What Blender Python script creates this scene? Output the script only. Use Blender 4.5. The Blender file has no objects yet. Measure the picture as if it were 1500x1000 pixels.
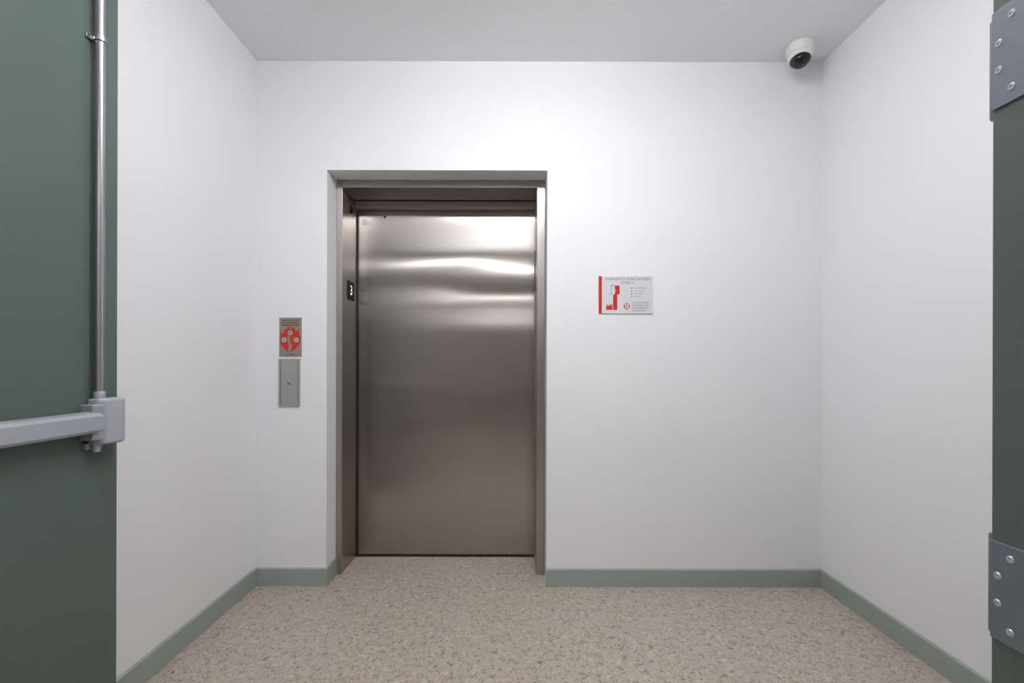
import bpy, bmesh, math
from mathutils import Vector, Matrix
S=bpy.context.scene
try:
    S.view_settings.view_transform='Standard'
    S.view_settings.look='None'
except Exception as e: print(e)

# ------------------------------------------------------------ materials
def srgb(r,g,b):
    f=lambda c:(c/255/12.92) if c/255<=0.04045 else ((c/255+0.055)/1.055)**2.4
    return (f(r),f(g),f(b),1)
def newmat(name):
    m=bpy.data.materials.new(name); m.use_nodes=True
    nt=m.node_tree; b=nt.nodes['Principled BSDF']
    return m,nt,b
def plain(name,col,rough=0.5,metal=0.0,bump=0,bscale=200,spec=0.5,vary=0.0):
    m,nt,b=newmat(name)
    b.inputs['Base Color'].default_value=col
    b.inputs['Roughness'].default_value=rough
    b.inputs['Metallic'].default_value=metal
    b.inputs['Specular IOR Level'].default_value=spec
    tc=nt.nodes.new('ShaderNodeTexCoord')
    if bump:
        n=nt.nodes.new('ShaderNodeTexNoise'); n.inputs['Scale'].default_value=bscale; n.inputs['Detail'].default_value=3
        nt.links.new(tc.outputs['Object'],n.inputs['Vector'])
        bp=nt.nodes.new('ShaderNodeBump'); bp.inputs['Strength'].default_value=bump; bp.inputs['Distance'].default_value=0.002
        nt.links.new(n.outputs['Fac'],bp.inputs['Height']); nt.links.new(bp.outputs['Normal'],b.inputs['Normal'])
    if vary:
        n2=nt.nodes.new('ShaderNodeTexNoise'); n2.inputs['Scale'].default_value=1.7; n2.inputs['Detail'].default_value=3
        nt.links.new(tc.outputs['Object'],n2.inputs['Vector'])
        r=nt.nodes.new('ShaderNodeValToRGB')
        c=Vector(col[:3])
        r.color_ramp.elements[0].position=0.3; r.color_ramp.elements[1].position=0.7
        r.color_ramp.elements[0].color=(*(c*(1-vary)),1); r.color_ramp.elements[1].color=(*(c*(1+vary)),1)
        nt.links.new(n2.outputs['Fac'],r.inputs['Fac']); nt.links.new(r.outputs['Color'],b.inputs['Base Color'])
    return m
def steel(name,col,rough,aniso=0.85,wob=0.0,streak=0.03):
    m,nt,b=newmat(name); L=nt.links.new; N=nt.nodes.new
    b.inputs['Metallic'].default_value=1
    b.inputs['Anisotropic'].default_value=aniso
    g=N('ShaderNodeNewGeometry'); cr=N('ShaderNodeVectorMath'); cr.operation='CROSS_PRODUCT'
    L(g.outputs['Normal'],cr.inputs[0]); cr.inputs[1].default_value=(0,0,1)
    ad=N('ShaderNodeVectorMath'); ad.operation='ADD'; L(cr.outputs[0],ad.inputs[0]); ad.inputs[1].default_value=(0.001,0,0)
    no=N('ShaderNodeVectorMath'); no.operation='NORMALIZE'; L(ad.outputs[0],no.inputs[0])
    L(no.outputs[0],b.inputs['Tangent'])
    tc=N('ShaderNodeTexCoord'); mp=N('ShaderNodeMapping'); mp.inputs['Scale'].default_value=(500,500,3)
    L(tc.outputs['Object'],mp.inputs['Vector'])
    n=N('ShaderNodeTexNoise'); n.inputs['Scale'].default_value=1; n.inputs['Detail'].default_value=2
    L(mp.outputs[0],n.inputs['Vector'])
    r=N('ShaderNodeValToRGB'); c=Vector(col[:3])
    r.color_ramp.elements[0].position=0.3; r.color_ramp.elements[1].position=0.7
    r.color_ramp.elements[0].color=(*(c*(1-streak)),1); r.color_ramp.elements[1].color=(*(c*(1+streak)),1)
    L(n.outputs['Fac'],r.inputs['Fac']); L(r.outputs['Color'],b.inputs['Base Color'])
    b.inputs['Roughness'].default_value=rough
    if wob:
        mp2=N('ShaderNodeMapping'); mp2.inputs['Scale'].default_value=(1.0,1.0,3.2); L(tc.outputs['Object'],mp2.inputs['Vector'])
        n2=N('ShaderNodeTexNoise'); n2.inputs['Scale'].default_value=1; n2.inputs['Detail'].default_value=1
        L(mp2.outputs[0],n2.inputs['Vector'])
        bp=N('ShaderNodeBump'); bp.inputs['Strength'].default_value=1; bp.inputs['Distance'].default_value=wob
        L(n2.outputs['Fac'],bp.inputs['Height']); L(bp.outputs['Normal'],b.inputs['Normal'])
    return m
def floor_mat():
    m,nt,b=newmat('speckled_vinyl'); L=nt.links.new; N=nt.nodes.new
    tc=N('ShaderNodeTexCoord')
    def noise(scale,detail=2,dist=0,off=0):
        mp=N('ShaderNodeMapping'); mp.inputs['Location'].default_value=(off,off*1.7,0); L(tc.outputs['Object'],mp.inputs['Vector'])
        n=N('ShaderNodeTexNoise'); n.inputs['Scale'].default_value=scale; n.inputs['Detail'].default_value=detail; n.inputs['Distortion'].default_value=dist
        L(mp.outputs[0],n.inputs['Vector']); return n.outputs['Fac']
    def math_(op,a,bv=None,clamp=False):
        k=N('ShaderNodeMath'); k.operation=op; k.use_clamp=clamp
        if hasattr(a,'links'): L(a,k.inputs[0])
        else: k.inputs[0].default_value=a
        if bv is not None:
            if hasattr(bv,'links'): L(bv,k.inputs[1])
            else: k.inputs[1].default_value=bv
        return k.outputs[0]
    def iso(scale,width,off,maskthr):
        n=noise(scale,1,0.8,off); d=math_('ABSOLUTE',math_('SUBTRACT',n,0.5))
        line=math_('SUBTRACT',1.0,math_('DIVIDE',d,width),True)
        mk=math_('GREATER_THAN',noise(scale*0.9,1,0,off+31),maskthr)
        return math_('MULTIPLY',line,mk)
    def mix(fac,a,c2):
        k=N('ShaderNodeMix'); k.data_type='RGBA'; L(fac,k.inputs[0])
        if hasattr(a,'links'): L(a,k.inputs[6])
        else: k.inputs[6].default_value=a
        k.inputs[7].default_value=c2; return k.outputs[2]
    base=srgb(184,172,160)
    l1=iso(36,0.042,3,0.49); l2=iso(48,0.042,17,0.49); l3=iso(29,0.055,41,0.47)
    c=mix(math_('MULTIPLY',l3,0.8),base,srgb(210,199,187))
    c=mix(math_('MULTIPLY',l1,0.92),c,srgb(118,108,100))
    c=mix(math_('MULTIPLY',l2,0.85),c,srgb(142,126,111))
    L(c,b.inputs['Base Color']); b.inputs['Roughness'].default_value=0.42; b.inputs['Specular IOR Level'].default_value=0.35
    return m
def emit(name,col,st):
    m,nt,b=newmat(name); b.inputs['Base Color'].default_value=(0.8,0.8,0.8,1)
    b.inputs['Emission Color'].default_value=col; b.inputs['Emission Strength'].default_value=st
    return m

M_wall=plain('white_wall_paint',srgb(238,238,240),0.55,bump=0.12,bscale=160,spec=0.25)
M_ceil=plain('ceiling_paint',srgb(242,242,244),0.75,bump=0.1,bscale=140,spec=0.2)
M_floor=floor_mat()
M_base=plain('baseboard_vinyl_green',srgb(158,165,158),0.5,spec=0.4)
M_green=plain('green_door_paint',srgb(89,103,97),0.42,bump=0.08,bscale=260,spec=0.4,vary=0.04)
M_greend=plain('green_frame_paint',srgb(88,99,94),0.4,bump=0.06,bscale=260,spec=0.4)
M_panel=steel('brushed_steel_panel',srgb(174,167,162),0.165,1.0,wob=0.0035,streak=0.015)
M_frame=steel('brushed_steel_frame',srgb(178,172,168),0.3,0.8)
M_plate=steel('brushed_steel_plate',srgb(190,188,186),0.4,0.5)
M_alu=plain('satin_aluminium',srgb(165,168,175),0.45,0.4)
M_alu_l=plain('silver_paint_bar',srgb(176,179,188),0.4,0.25)
M_chrome=plain('polished_steel',srgb(172,172,176),0.32,1)
M_hinge=plain('hinge_steel',srgb(124,129,138),0.4,0.5)
M_screw=plain('screw_steel',srgb(190,192,198),0.35,0.6)
M_black=plain('black_plastic',srgb(22,22,24),0.55,spec=0.2)
M_dark=plain('dark_gap',srgb(30,28,27),0.7)
M_glass=plain('dark_dome_lens',srgb(20,20,22),0.06)
M_white=plain('white_plastic',srgb(230,230,230),0.35)
M_sign=plain('white_sign_acrylic',srgb(220,220,224),0.25)
M_red=plain('sign_red',srgb(200,42,27),0.4)
M_grey=plain('sign_text_grey',srgb(122,122,127),0.5)
M_inkd=plain('engraved_ink',srgb(45,40,38),0.5)
M_beige=plain('etched_plate',srgb(150,142,132),0.4,0.3)
M_disc=plain('pictogram_silver',srgb(178,172,164),0.4,0.2)
M_light=emit('light_diffuser',(0.985,0.992,1,1),27)
M_lightc=emit('corridor_light_diffuser',(0.98,0.99,1,1),26)
M_digit=emit('indicator_digit',(1,1,1,1),0.9)

# ------------------------------------------------------------ helpers
def empty(name,loc):
    e=bpy.data.objects.new(name,None); e.location=loc; e.empty_display_size=0.1
    S.collection.objects.link(e); return e
def adopt(o,p):
    if p is not None:
        o.parent=p; o.matrix_parent_inverse=Matrix.Translation(-Vector(p.location))
def finish(name,bm,mat,parent=None,bevel=0,seg=3,smooth=False):
    bmesh.ops.recalc_face_normals(bm,faces=bm.faces)
    me=bpy.data.meshes.new(name); bm.to_mesh(me); bm.free()
    o=bpy.data.objects.new(name,me); S.collection.objects.link(o)
    if mat: me.materials.append(mat)
    if smooth:
        for f in me.polygons: f.use_smooth=True
    if bevel:
        b=o.modifiers.new('bevel','BEVEL'); b.width=bevel; b.segments=seg; b.limit_method='ANGLE'; b.angle_limit=math.radians(40)
        b.harden_normals=False
    adopt(o,parent); return o
def addbox(bm,lo,hi):
    v=[bm.verts.new((x,y,z)) for x in (lo[0],hi[0]) for y in (lo[1],hi[1]) for z in (lo[2],hi[2])]
    for f in ((0,1,3,2),(4,6,7,5),(0,4,5,1),(2,3,7,6),(0,2,6,4),(1,5,7,3)): bm.faces.new([v[i] for i in f])
def box(name,lo,hi,mat,parent=None,bevel=0,seg=3):
    bm=bmesh.new(); addbox(bm,lo,hi); return finish(name,bm,mat,parent,bevel,seg)
def boxes(name,lst,mat,parent=None,bevel=0):
    bm=bmesh.new()
    for lo,hi in lst: addbox(bm,lo,hi)
    return finish(name,bm,mat,parent,bevel)
def prism(name,pts,axis,a,b_,mat,parent=None,bevel=0,seg=3,smooth=False):
    """extrude 2-D polygon; axis 'y': pts=(x,z), axis 'x': pts=(y,z), axis 'z': pts=(x,y)"""
    bm=bmesh.new()
    def P(u,v,w):
        return {'y':(u,w,v),'x':(w,u,v),'z':(u,v,w)}[axis]
    A=[bm.verts.new(P(u,v,a)) for u,v in pts]; B=[bm.verts.new(P(u,v,b_)) for u,v in pts]
    bm.faces.new(A); bm.faces.new(B[::-1]); n=len(pts)
    for i in range(n): bm.faces.new((A[i],B[i],B[(i+1)%n],A[(i+1)%n]))
    return finish(name,bm,mat,parent,bevel,seg,smooth)
def revolve(name,prof,center,axis_dir,mat,parent=None,n=40,smooth=True):
    """prof: list (r,h) along axis_dir from center"""
    bm=bmesh.new(); rot=Vector((0,0,1)).rotation_difference(Vector(axis_dir)).to_matrix()
    rings=[]
    for r,h in prof:
        if r<1e-6: rings.append([bm.verts.new(rot@Vector((0,0,h))+Vector(center))])
        else: rings.append([bm.verts.new(rot@Vector((r*math.cos(2*math.pi*i/n),r*math.sin(2*math.pi*i/n),h))+Vector(center)) for i in range(n)])
    for a,b_ in zip(rings,rings[1:]):
        for i in range(n):
            j=(i+1)%n
            if len(a)==1 and len(b_)==1: continue
            if len(a)==1: bm.faces.new((a[0],b_[i],b_[j]))
            elif len(b_)==1: bm.faces.new((a[i],a[j],b_[0]))
            else: bm.faces.new((a[i],a[j],b_[j],b_[i]))
    o=finish(name,bm,mat,parent,0,3,smooth)
    try:
        m=o.modifiers.new('es','EDGE_SPLIT'); m.split_angle=math.radians(35)
    except Exception: pass
    return o
def text(name,s,size,loc,rot,mat,parent,align='CENTER',ext=0.0003,stretch=None):
    cu=bpy.data.curves.new(name,'FONT'); cu.body=s; cu.size=size; cu.extrude=ext; cu.align_x=align; cu.align_y='CENTER'
    t=bpy.data.objects.new(name+'_t',cu); S.collection.objects.link(t)
    bpy.context.view_layer.update()
    me=bpy.data.meshes.new_from_object(t.evaluated_get(bpy.context.evaluated_depsgraph_get()))
    bpy.data.objects.remove(t)
    w=max(v.co.x for v in me.vertices)-min(v.co.x for v in me.vertices)
    k=(stretch/w) if stretch else 1
    R=Matrix.Translation(Vector(loc))@rot.to_4x4()@Matrix.Diagonal((k,1,1,1))
    me.transform(R)
    me.materials.clear(); me.materials.append(mat)
    o=bpy.data.objects.new(name,me); S.collection.objects.link(o); adopt(o,parent); return o
ROT_BACK=Matrix.Rotation(math.radians(90),3,'X')           # faces -Y
ROT_LEFT=Matrix.Rotation(math.radians(90),3,'Z')@Matrix.Rotation(math.radians(90),3,'X')   # faces +X

# ------------------------------------------------------------ numbers
CZ=1.182; VX,VY,K=748,533,275.0; D=2.5; F=K*D
def bx(px,d=D): return (px-VX)*d/F
def bz(py,d=D): return CZ+(VY-py)*d/F
XL,XR,H=-1.356,1.655,2.793
OX0,OX1,OZ=-0.980,0.193,2.213
YF=2.632; YP=2.90
CX0,CX1,CY0,CY1=-1.75,1.45,-13.0,0.45   # corridor

# ------------------------------------------------------------ shell
box('floor',(-2.2,-13.2,-0.1),(2.2,3.1,0),M_floor)
box('ceiling',(-2.2,-13.2,H),(2.2,3.1,H+0.1),M_ceil)
boxes('wall_back',[((XL-0.1,2.5,0),(OX0,3.0,H)),((OX1,2.5,0),(XR+0.1,3.0,H)),((OX0,2.5,OZ),(OX1,3.0,H))],M_wall)
box('wall_left',(XL-0.1,0.6,0),(XL,2.5,H),M_wall)
box('wall_right',(XR,0.6,0),(XR+0.1,2.5,H),M_wall)
DX0,DX1,DH=-1.245,0.70,2.42     # rough opening of the double door
boxes('wall_front',[((-2.0,0.45,0),(DX0-0.03,0.60,H)),((DX1,0.45,0),(2.0,0.60,H)),((DX0-0.03,0.45,DH+0.03),(DX1,0.60,H))],M_wall)
box('wall_corridor_left',(CX0-0.1,CY0,0),(CX0,CY1,H),M_wall)
box('wall_corridor_right',(CX1,CY0,0),(CX1+0.1,CY1,H),M_wall)
box('wall_corridor_end',(CX0-0.1,CY0-0.1,0),(CX1+0.1,CY0,H),M_wall)

# baseboards with small top chamfer
bh,bt=0.096,0.009
def bb_x(name,x0,x1,yw):   # on wall facing -y
    return prism(name,[(yw,0),(yw-bt,0),(yw-bt,bh-0.006),(yw-bt*0.3,bh),(yw,bh)],'x',x0,x1,M_base)
o=bb_x('baseboard_back_left',XL,OX0+bt,2.5)
# wrap into the recess
w=box('recess_return',(OX0,2.5,0),(OX0+bt,YF-0.001,bh),M_base); adopt(w,o)
o.name='baseboard_back_left'
bb_x('baseboard_back_right',OX1-bt*0.3,XR,2.5)
prism('baseboard_left',[(XL,0),(XL+bt,0),(XL+bt,bh-0.006),(XL+bt*0.3,bh),(XL,bh)],'y',0.6,2.5-bt,M_base)
prism('baseboard_right',[(XR,0),(XR-bt,0),(XR-bt,bh-0.006),(XR-bt*0.3,bh),(XR,bh)],'y',0.6,2.5-bt,M_base)
prism('baseboard_corridor_left',[(CX0,0),(CX0+bt,0),(CX0+bt,bh),(CX0,bh)],'y',CY0,CY1,M_base)
prism('baseboard_corridor_right',[(CX1,0),(CX1-bt,0),(CX1-bt,bh),(CX1,bh)],'y',CY0,CY1,M_base)

# ------------------------------------------------------------ elevator
E=empty('elevator_door',(-0.39,YP,0))
g=0.0015
jl,jr,hz=-0.945,0.146,2.169
box('frame_jamb_left',(OX0+g,YF,0),(jl,2.885,OZ-g),M_frame,E,0.002)
box('frame_jamb_right',(jr,YF,0),(OX1-g,2.885,OZ-g),M_frame,E,0.002)
box('frame_header',(jl,YF,hz),(jr,2.885,OZ-g),M_frame,E,0.002)
box('header_lip',(jl+0.001,2.842,2.122),(jr-0.001,2.884,hz-0.003),M_frame,E,0.0015)
box('frame_stop_left',(jl,2.868,0.0),(jl+0.004,2.884,2.104),M_dark,E)
box('door_panel',(OX0+0.01,YP-0.010,0.012),(OX1-0.01,2.935,2.19),M_panel,E)
box('sill_gap',(OX0+0.01,2.889,0.0005),(OX1-0.01,2.94,0.011),M_dark,E)
box('sill_track',(jl,2.872,0.0002),(jr,2.889,0.003),M_frame,E)
revolve('release_keyhole',[(0,0.0),(0.006,0.0),(0.007,-0.002),(0.0,-0.003)],(bx(564,YP),YP-0.0105,bz(319,YP)),(0,1,0),M_dark,E,20)
# position indicator on left jamb return
box('indicator_plate',(jl,2.712,1.555),(jl+0.004,2.822,1.665),M_black,E,0.001)
text('indicator_digit','3',0.08,(jl+0.0046,2.767,1.61),ROT_LEFT,M_digit,E,ext=0.0002)
revolve('hall_lantern',[(0,0.012),(0.016,0.010),(0.022,0.004),(0.024,0.0)],(jl,2.765,2.09),(1,0,0),M_black,E,28)
# small jamb hardware on the right (door reopening device)
box('jamb_strip_right',(jr-0.003,2.80,1.62),(jr,2.83,1.86),M_black,E,0.001)

# ------------------------------------------------------------ call plate (stainless key-switch box)
C=empty('elevator_call_panel',(bx(424.5),2.5,bz(561)))
x0,x1,z0,z1=bx(409.5),bx(440),bz(595.5),bz(526)
box('backplate',(x0,2.489,z0),(x1,2.4995,z1),M_plate,C,0.002)
box('face_panel',(x0+0.014,2.4865,z0+0.014),(x1-0.008,2.489,z1-0.004),M_plate,C,0.001)
box('side_lip',(x0+0.004,2.484,z0+0.006),(x0+0.012,2.489,z1-0.006),M_plate,C,0.001)
cc=(bx(424.5),2.4865,bz(561))
revolve('key_bezel',[(0.0,0.004),(0.010,0.004),(0.0125,0.0025),(0.0135,0)],cc,(0,-1,0),M_chrome,C,32)
revolve('key_cylinder',[(0.0,0.010),(0.0055,0.009),(0.006,0.004)],cc,(0,-1,0),M_chrome,C,24)
box('key_slot',(cc[0]-0.0009,cc[1]-0.0105,cc[2]-0.004),(cc[0]+0.0009,cc[1]-0.0095,cc[2]+0.004),M_black,C)

# ------------------------------------------------------------ fire notice plate
N_=empty('fire_notice_plate',(bx(425.5),2.5,bz(494.5)))
x0,x1,z0,z1=bx(409.5),bx(442),bz(523),bz(466)
box('plate',(x0,2.496,z0),(x1,2.4995,z1),M_beige,N_,0.0008)
yy=2.4955
for i,(s,wd) in enumerate((('WHEN THERE IS A FIRE',0.086),('DO NOT USE ELEVATOR',0.092),('USE THE EXIT STAIRS',0.092))):
    text('notice_line_%d'%(i+1),s,0.0125,(bx(425.7),yy,bz(470.0+i*3.7)),ROT_BACK,M_inkd,N_,stretch=wd)
text('notice_footer','EXIT STAIRS',0.010,(bx(425.7),yy,bz(520.2)),ROT_BACK,M_inkd,N_,stretch=0.045)
def P(l): return [(bx(a),bz(b)) for a,b in l]
def poly(name,pts,mat,parent,y0=2.4952,y1=2.496):
    return prism(name,P(pts),'y',y0,y1,mat,parent)
poly('flame_left',[(423.5,517.5),(417,512),(411.5,504),(410.5,497),(411.5,490),(413,486),(415,490),(417,484.5),(421,481),(425,478.3),(425,484),(422,491),(421,497),(422.5,503),(424,508),(422,512)],M_red,N_)
poly('flame_right',[(425.5,517),(428.5,508),(426,502),(424.5,497),(426,490),(427.5,484),(427,479),(431,481),(434,486),(437,483),(439,489),(440.8,497),(438.5,505),(433,512)],M_red,N_)
for k,(cx_,cz_,rr) in enumerate(((425.6,488.4,4.4),(416.6,498.4,4.6),(434.4,498.4,4.6))):
    c=(bx(cx_),2.4951,bz(cz_)); r=rr/K
    revolve('pictogram_rim_%d'%k,[(0,0.0002),(r,0.0002),(r,0)],c,(0,-1,0),M_inkd,N_,28,False)
    revolve('pictogram_disc_%d'%k,[(0,0.0005),(r*0.86,0.0005),(r*0.86,0)],c,(0,-1,0),M_disc,N_,28,False)
    box('pictogram_figure_%d'%k,(c[0]-0.0016,2.4943,c[2]-r*0.5),(c[0]+0.0016,2.4947,c[2]+r*0.25),M_inkd,N_)
    revolve('pictogram_head_%d'%k,[(0,0.0008),(0.0020,0.0008),(0.0020,0)],(c[0],c[1],c[2]+r*0.42),(0,-1,0),M_inkd,N_,14,False)

# ------------------------------------------------------------ evacuation sign
G=empty('evacuation_plan_sign',(bx(916),2.5,bz(431.5)))
x0,x1,z0,z1=bx(876),bx(955.5),bz(459),bz(404)
box('board',(x0,2.494,z0),(x1,2.4995,z1),M_sign,G,0.001)
def sbox(n,a,b,c,d,mat=M_red,y=2.4932): return box(n,(bx(a),y,bz(d)),(bx(c),2.494,bz(b)),mat,G)
sbox('red_band',876.4,404.4,881,458.6)
text('sign_title','EMERGENCY EVACUATION',0.0185,(bx(918.5),2.4936,bz(408.7)),ROT_BACK,M_grey,G,stretch=0.236)
text('sign_level','LEVEL 3',0.0175,(bx(918),2.4936,bz(413.8)),ROT_BACK,M_grey,G,stretch=0.066)
poly('plan_red',[(900,418),(907,418),(907,431),(903.5,431),(903.5,453.5),(897.5,453.5),(897.5,431),(900,431)],M_red,G,2.4932,2.494)
sbox('plan_room',887.5,446.5,896.5,453.5)
box('plan_notch',(bx(889.5),2.4928,bz(447.5)),(bx(892),2.4933,bz(445.5)),M_sign,G)
sbox('plan_outline_top',894,417,900,418,M_grey); sbox('plan_outline_side',894.3,418,895,430,M_grey)
sbox('plan_outline_low',887.5,445,897.5,445.6,M_grey); sbox('plan_outline_mid',890,430,897.5,430.6,M_grey)
sbox('you_are_here',898.5,424,901,426.5,M_sign,2.4928)
for i,yq in enumerate((421.5,426,430,434)):
    revolve('legend_dot_%d'%i,[(0,0.0006),(0.0035,0.0006),(0.0035,0)],(bx(924.5),2.494,bz(yq)),(0,-1,0),M_red if i<3 else M_grey,G,16,False)
    text('legend_text_%d'%i,('EVACUATION ROUTE','PULL STATION','EXIT STAIRS','ELEVATOR')[i],0.008,(bx(928.5),2.4936,bz(yq)),ROT_BACK,M_grey,G,align='LEFT',stretch=(0.064,0.05,0.044,0.036)[i])
c=(bx(917.5),2.494,bz(448.2))
revolve('flame_symbol',[(0,0.0006),(0.0165,0.0006),(0.0165,0)],c,(0,-1,0),M_red,G,28,False)
for i in range(4):
    a=math.pi/4+i*math.pi/2
    revolve('flame_symbol_disc_%d'%i,[(0,0.0009),(0.0056,0.0009),(0.0056,0)],(c[0]+0.0085*math.cos(a),c[1],c[2]+0.0085*math.sin(a)),(0,-1,0),M_sign,G,16,False)
for i,s in enumerate(('IN CASE OF FIRE USE','EXIT STAIRWAYS. DO NOT','USE THE ELEVATORS','UNLESS DIRECTED')):
    text('warning_text_%d'%i,s,0.0125,(bx(925.5),2.4936,bz(443+i*3.9)),ROT_BACK,M_grey,G,align='LEFT',stretch=(0.086,0.092,0.08,0.064)[i])

# ------------------------------------------------------------ security camera (ceiling turret)
dc=2.37; cx=bx(1170.5,dc)
SC=empty('security_camera',(cx,dc,H))
revolve('mount_base',[(0.0,0),(0.062,0),(0.063,0.004),(0.063,0.036),(0.060,0.044),(0.050,0.050),(0,0.050)],(cx,dc,H-0.0005),(0,0,-1),M_white,SC,56)
ax=Vector((-0.12,-0.30,-0.95)).normalized(); bc=Vector((cx,dc,H-0.046))
# housing ball
prof=[(0.054*math.sin(math.radians(t)),-0.054*math.cos(math.radians(t))+0.012) for t in range(0,126,7)]
revolve('housing',prof,bc,ax,M_white,SC,48)
prof=[(0.041*math.sin(math.radians(t)),0.012-0.054*math.cos(math.radians(126))-0.004+0.030*math.cos(math.radians(t))) for t in range(90,-1,-9)]
revolve('dark_dome',prof,bc,ax,M_glass,SC,40)

# ------------------------------------------------------------ double door frame
T=empty('door_frame',(DX0,0.5,0))
jx=0.672      # face of right jamb
prism('jamb_right',[(jx,0.42),(jx,0.655),(jx+0.010,0.660),(DX1+0.05,0.660),(DX1+0.05,0.602),(DX1,0.602),(DX1,0.448),(DX1+0.05,0.448),(DX1+0.05,0.42)],'z',0,DH+0.03,M_greend,T,0.0015)
prism('jamb_left',[(DX0,0.42),(DX0,0.52),(DX0-0.028,0.52),(DX0-0.028,0.602),(DX0-0.029,0.448),(DX0-0.08,0.448),(DX0-0.08,0.42)],'z',0,DH+0.03,M_greend,T)
box('head',(DX0,0.42,DH),(jx,0.60,DH+0.03),M_greend,T,0.0015)

# hinge leaves
def hinge(zc,idx,parent):
    hh=0.0675
    box('hinge_leaf_%d'%idx,(jx-0.0028,0.590,zc-hh),(jx,0.6545,zc+hh),M_hinge,parent,0.0009)
    for j,(yy_,dz) in enumerate(((0.628,0.050),(0.6445,0.021),(0.6445,-0.016),(0.628,-0.048))):
        revolve('hinge_screw_%d_%d'%(idx,j),[(0.0,0.0002),(0.0016,0.0002),(0.0020,0.0013),(0.0042,0.0012),(0.0052,0.0)],(jx-0.0028,yy_,zc+dz),(-1,0,0),M_screw,parent,20)
    revolve('hinge_pin_%d'%idx,[(0,-hh-0.004),(0.006,-hh-0.003),(0.007,-hh),(0.007,hh),(0.006,hh+0.003),(0,hh+0.004)],(jx+0.020,0.6695,zc),(0,0,1),M_hinge,parent,24)
for i,z in enumerate((2.27,1.603,0.872,0.17)): hinge(z,i,T)

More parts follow.
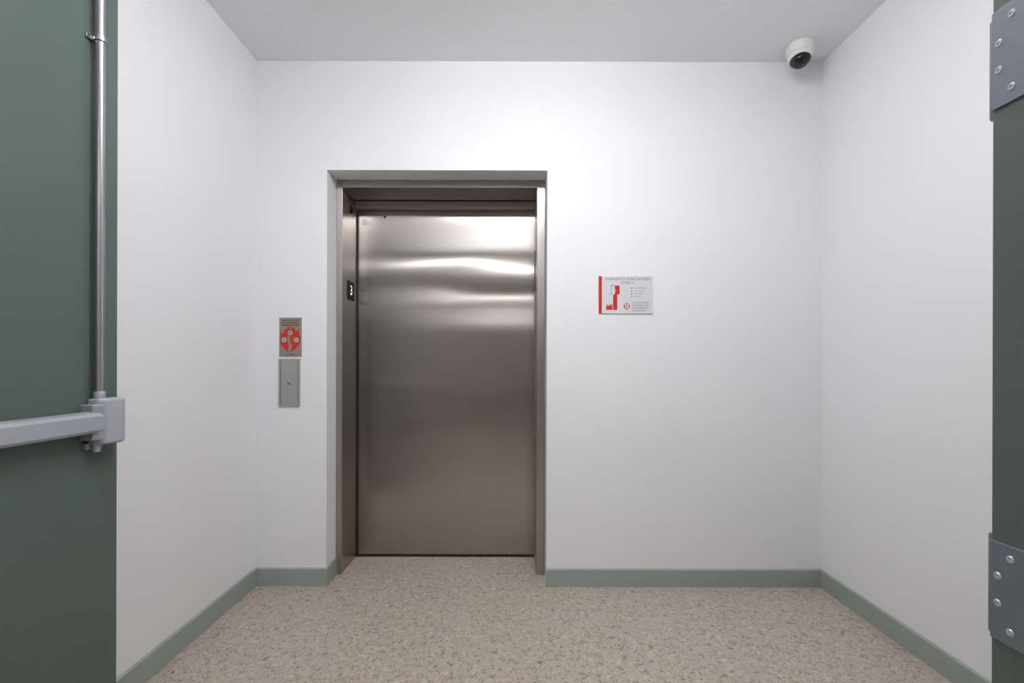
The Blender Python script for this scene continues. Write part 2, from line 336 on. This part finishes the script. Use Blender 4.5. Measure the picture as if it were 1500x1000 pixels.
# ------------------------------------------------------------ door leaves
def leaf(name,hinge_xy,angle,flip):
    """leaf built open; local frame: u along width from hinge, n = push face normal"""
    E=empty(name,(hinge_xy[0],hinge_xy[1],0))
    u=Vector((math.cos(angle),math.sin(angle),0)); n=Vector((u.y,-u.x,0))*flip
    W=0.895; z0,z1=0.008,2.40; th=0.045
    O=Vector((hinge_xy[0],hinge_xy[1],0))
    R=Matrix(((u.x,n.x,0,O.x),(u.y,n.y,0,O.y),(0,0,1,0),(0,0,0,1)))
    def fix(o): 
        o.data.transform(R)
        bm=bmesh.new(); bm.from_mesh(o.data); bmesh.ops.recalc_face_normals(bm,faces=bm.faces); bm.to_mesh(o.data); bm.free()
        return o
    # local coords (u, n, z): face at n=0, leaf behind
    fix(box('leaf',(0,-th,z0),(W,0,z1),M_green,E,0.002))
    zb=1.015
    # push bar: bevelled channel profile
    prof=[(0.020,zb-0.030),(0.044,zb-0.028),(0.050,zb-0.020),(0.050,zb+0.018),(0.045,zb+0.027),(0.020,zb+0.031)]
    fix(prism('push_bar',prof,'x',0.10,W-0.10,M_alu_l,E,0.0015))
    fix(box('bar_rail',(0.09,0.0,zb-0.022),(W-0.10,0.022,zb+0.022),M_alu,E,0.002))
    # active head
    hp=[(W-0.106,0),(W-0.106,0.036),(W-0.094,0.050),(W-0.050,0.057),(W-0.034,0.052),(W-0.022,0.036),(W-0.018,0)]
    fix(prism('latch_head',hp,'z',zb-0.066,zb+0.066,M_alu_l,E,0.011,5))
    fix(prism('head_collar',[(W-0.125,0),(W-0.125,0.036),(W-0.104,0.050),(W-0.10,0)],'z',zb-0.05,zb+0.05,M_alu,E,0.003))
    fix(prism('hinge_end_cap',[(0.06,0),(0.06,0.035),(0.075,0.054),(0.11,0.054),(0.115,0)],'z',zb-0.045,zb+0.045,M_alu_l,E,0.005))
    # vertical rod
    ru,rn=W-0.087,0.022
    fix(revolve('vertical_rod',[(0,0),(0.0115,0),(0.0115,1.27),(0,1.27)],(ru,rn,zb+0.06),(0,0,1),M_chrome,E,28))
    fix(revolve('rod_coupling',[(0,0),(0.014,0),(0.014,0.018),(0.0115,0.022),(0,0.022)],(ru,rn,zb+0.064),(0,0,1),M_alu,E,28))
    fix(revolve('rod_stub',[(0,0),(0.010,0),(0.010,0.03),(0,0.03)],(ru-0.01,rn,zb-0.085),(0,0,1),M_alu,E,28))
    fix(box('stub_plate',(ru-0.03,0,zb-0.078),(ru+0.025,0.012,zb-0.06),M_alu,E,0.002))
    fix(revolve('rod_guide',[(0.0115,0),(0.0155,0.001),(0.0155,0.014),(0.0115,0.015)],(ru,rn,2.10),(0,0,1),M_chrome,E,28))
    fix(box('rod_guide_foot',(ru-0.026,0,2.1005),(ru+0.026,0.006,2.114),M_chrome,E,0.0015))
    fix(box('rod_guide_arm',(ru-0.012,0,2.1015),(ru+0.012,rn,2.113),M_chrome,E,0.0015))
    fix(prism('top_latch',[(W-0.115,0),(W-0.115,0.035),(W-0.06,0.035),(W-0.055,0)],'z',2.33,2.395,M_alu_l,E,0.003))
    return E
leaf('fire_door',(-1.2,0.537),math.radians(90),1)
leaf('fire_door.001',(0.745,0.668+0.045),0.0,-1)

# ------------------------------------------------------------ ceiling lights
def fixture(name,x,y,w,d,mat,drop=0.10):
    e=empty(name,(x,y,H)); c=min(0.035,d*0.25)
    box('housing',(x-w/2,y-d/2,H-0.02),(x+w/2,y+d/2,H-0.0005),M_white,e,0.003)
    prism('diffuser',[(y-d/2+0.008,H-0.02),(y-d/2+0.012,H-drop+0.015),(y-d/2+c,H-drop),(y+d/2-c,H-drop),(y+d/2-0.012,H-drop+0.015),(y+d/2-0.008,H-0.02)],'x',x-w/2+0.01,x+w/2-0.01,mat,e)
    return e
fixture('ceiling_light',0.1,1.12,1.22,0.24,M_light,0.115)
for i,yc in enumerate((-1.8,-6.1,-10.4)):
    fixture('ceiling_light.%03d'%(i+1),-0.25,yc,2.44,0.10,M_lightc,0.045)

# ------------------------------------------------------------ world + camera
w=bpy.data.worlds.new('world'); S.world=w; w.use_nodes=True
w.node_tree.nodes['Background'].inputs[0].default_value=(0.9,0.95,1,1)
w.node_tree.nodes['Background'].inputs[1].default_value=0.05
cd=bpy.data.cameras.new('camera'); co=bpy.data.objects.new('camera',cd); S.collection.objects.link(co)
cd.sensor_width=36; cd.sensor_fit='HORIZONTAL'; cd.lens=F/1500*36
cd.shift_x=(750-VX)/1500; cd.shift_y=(VY-500)/1500
cd.clip_start=0.02
co.location=(0,0,CZ)
co.rotation_euler=(math.radians(90),math.radians(-0.15),0)
S.camera=co
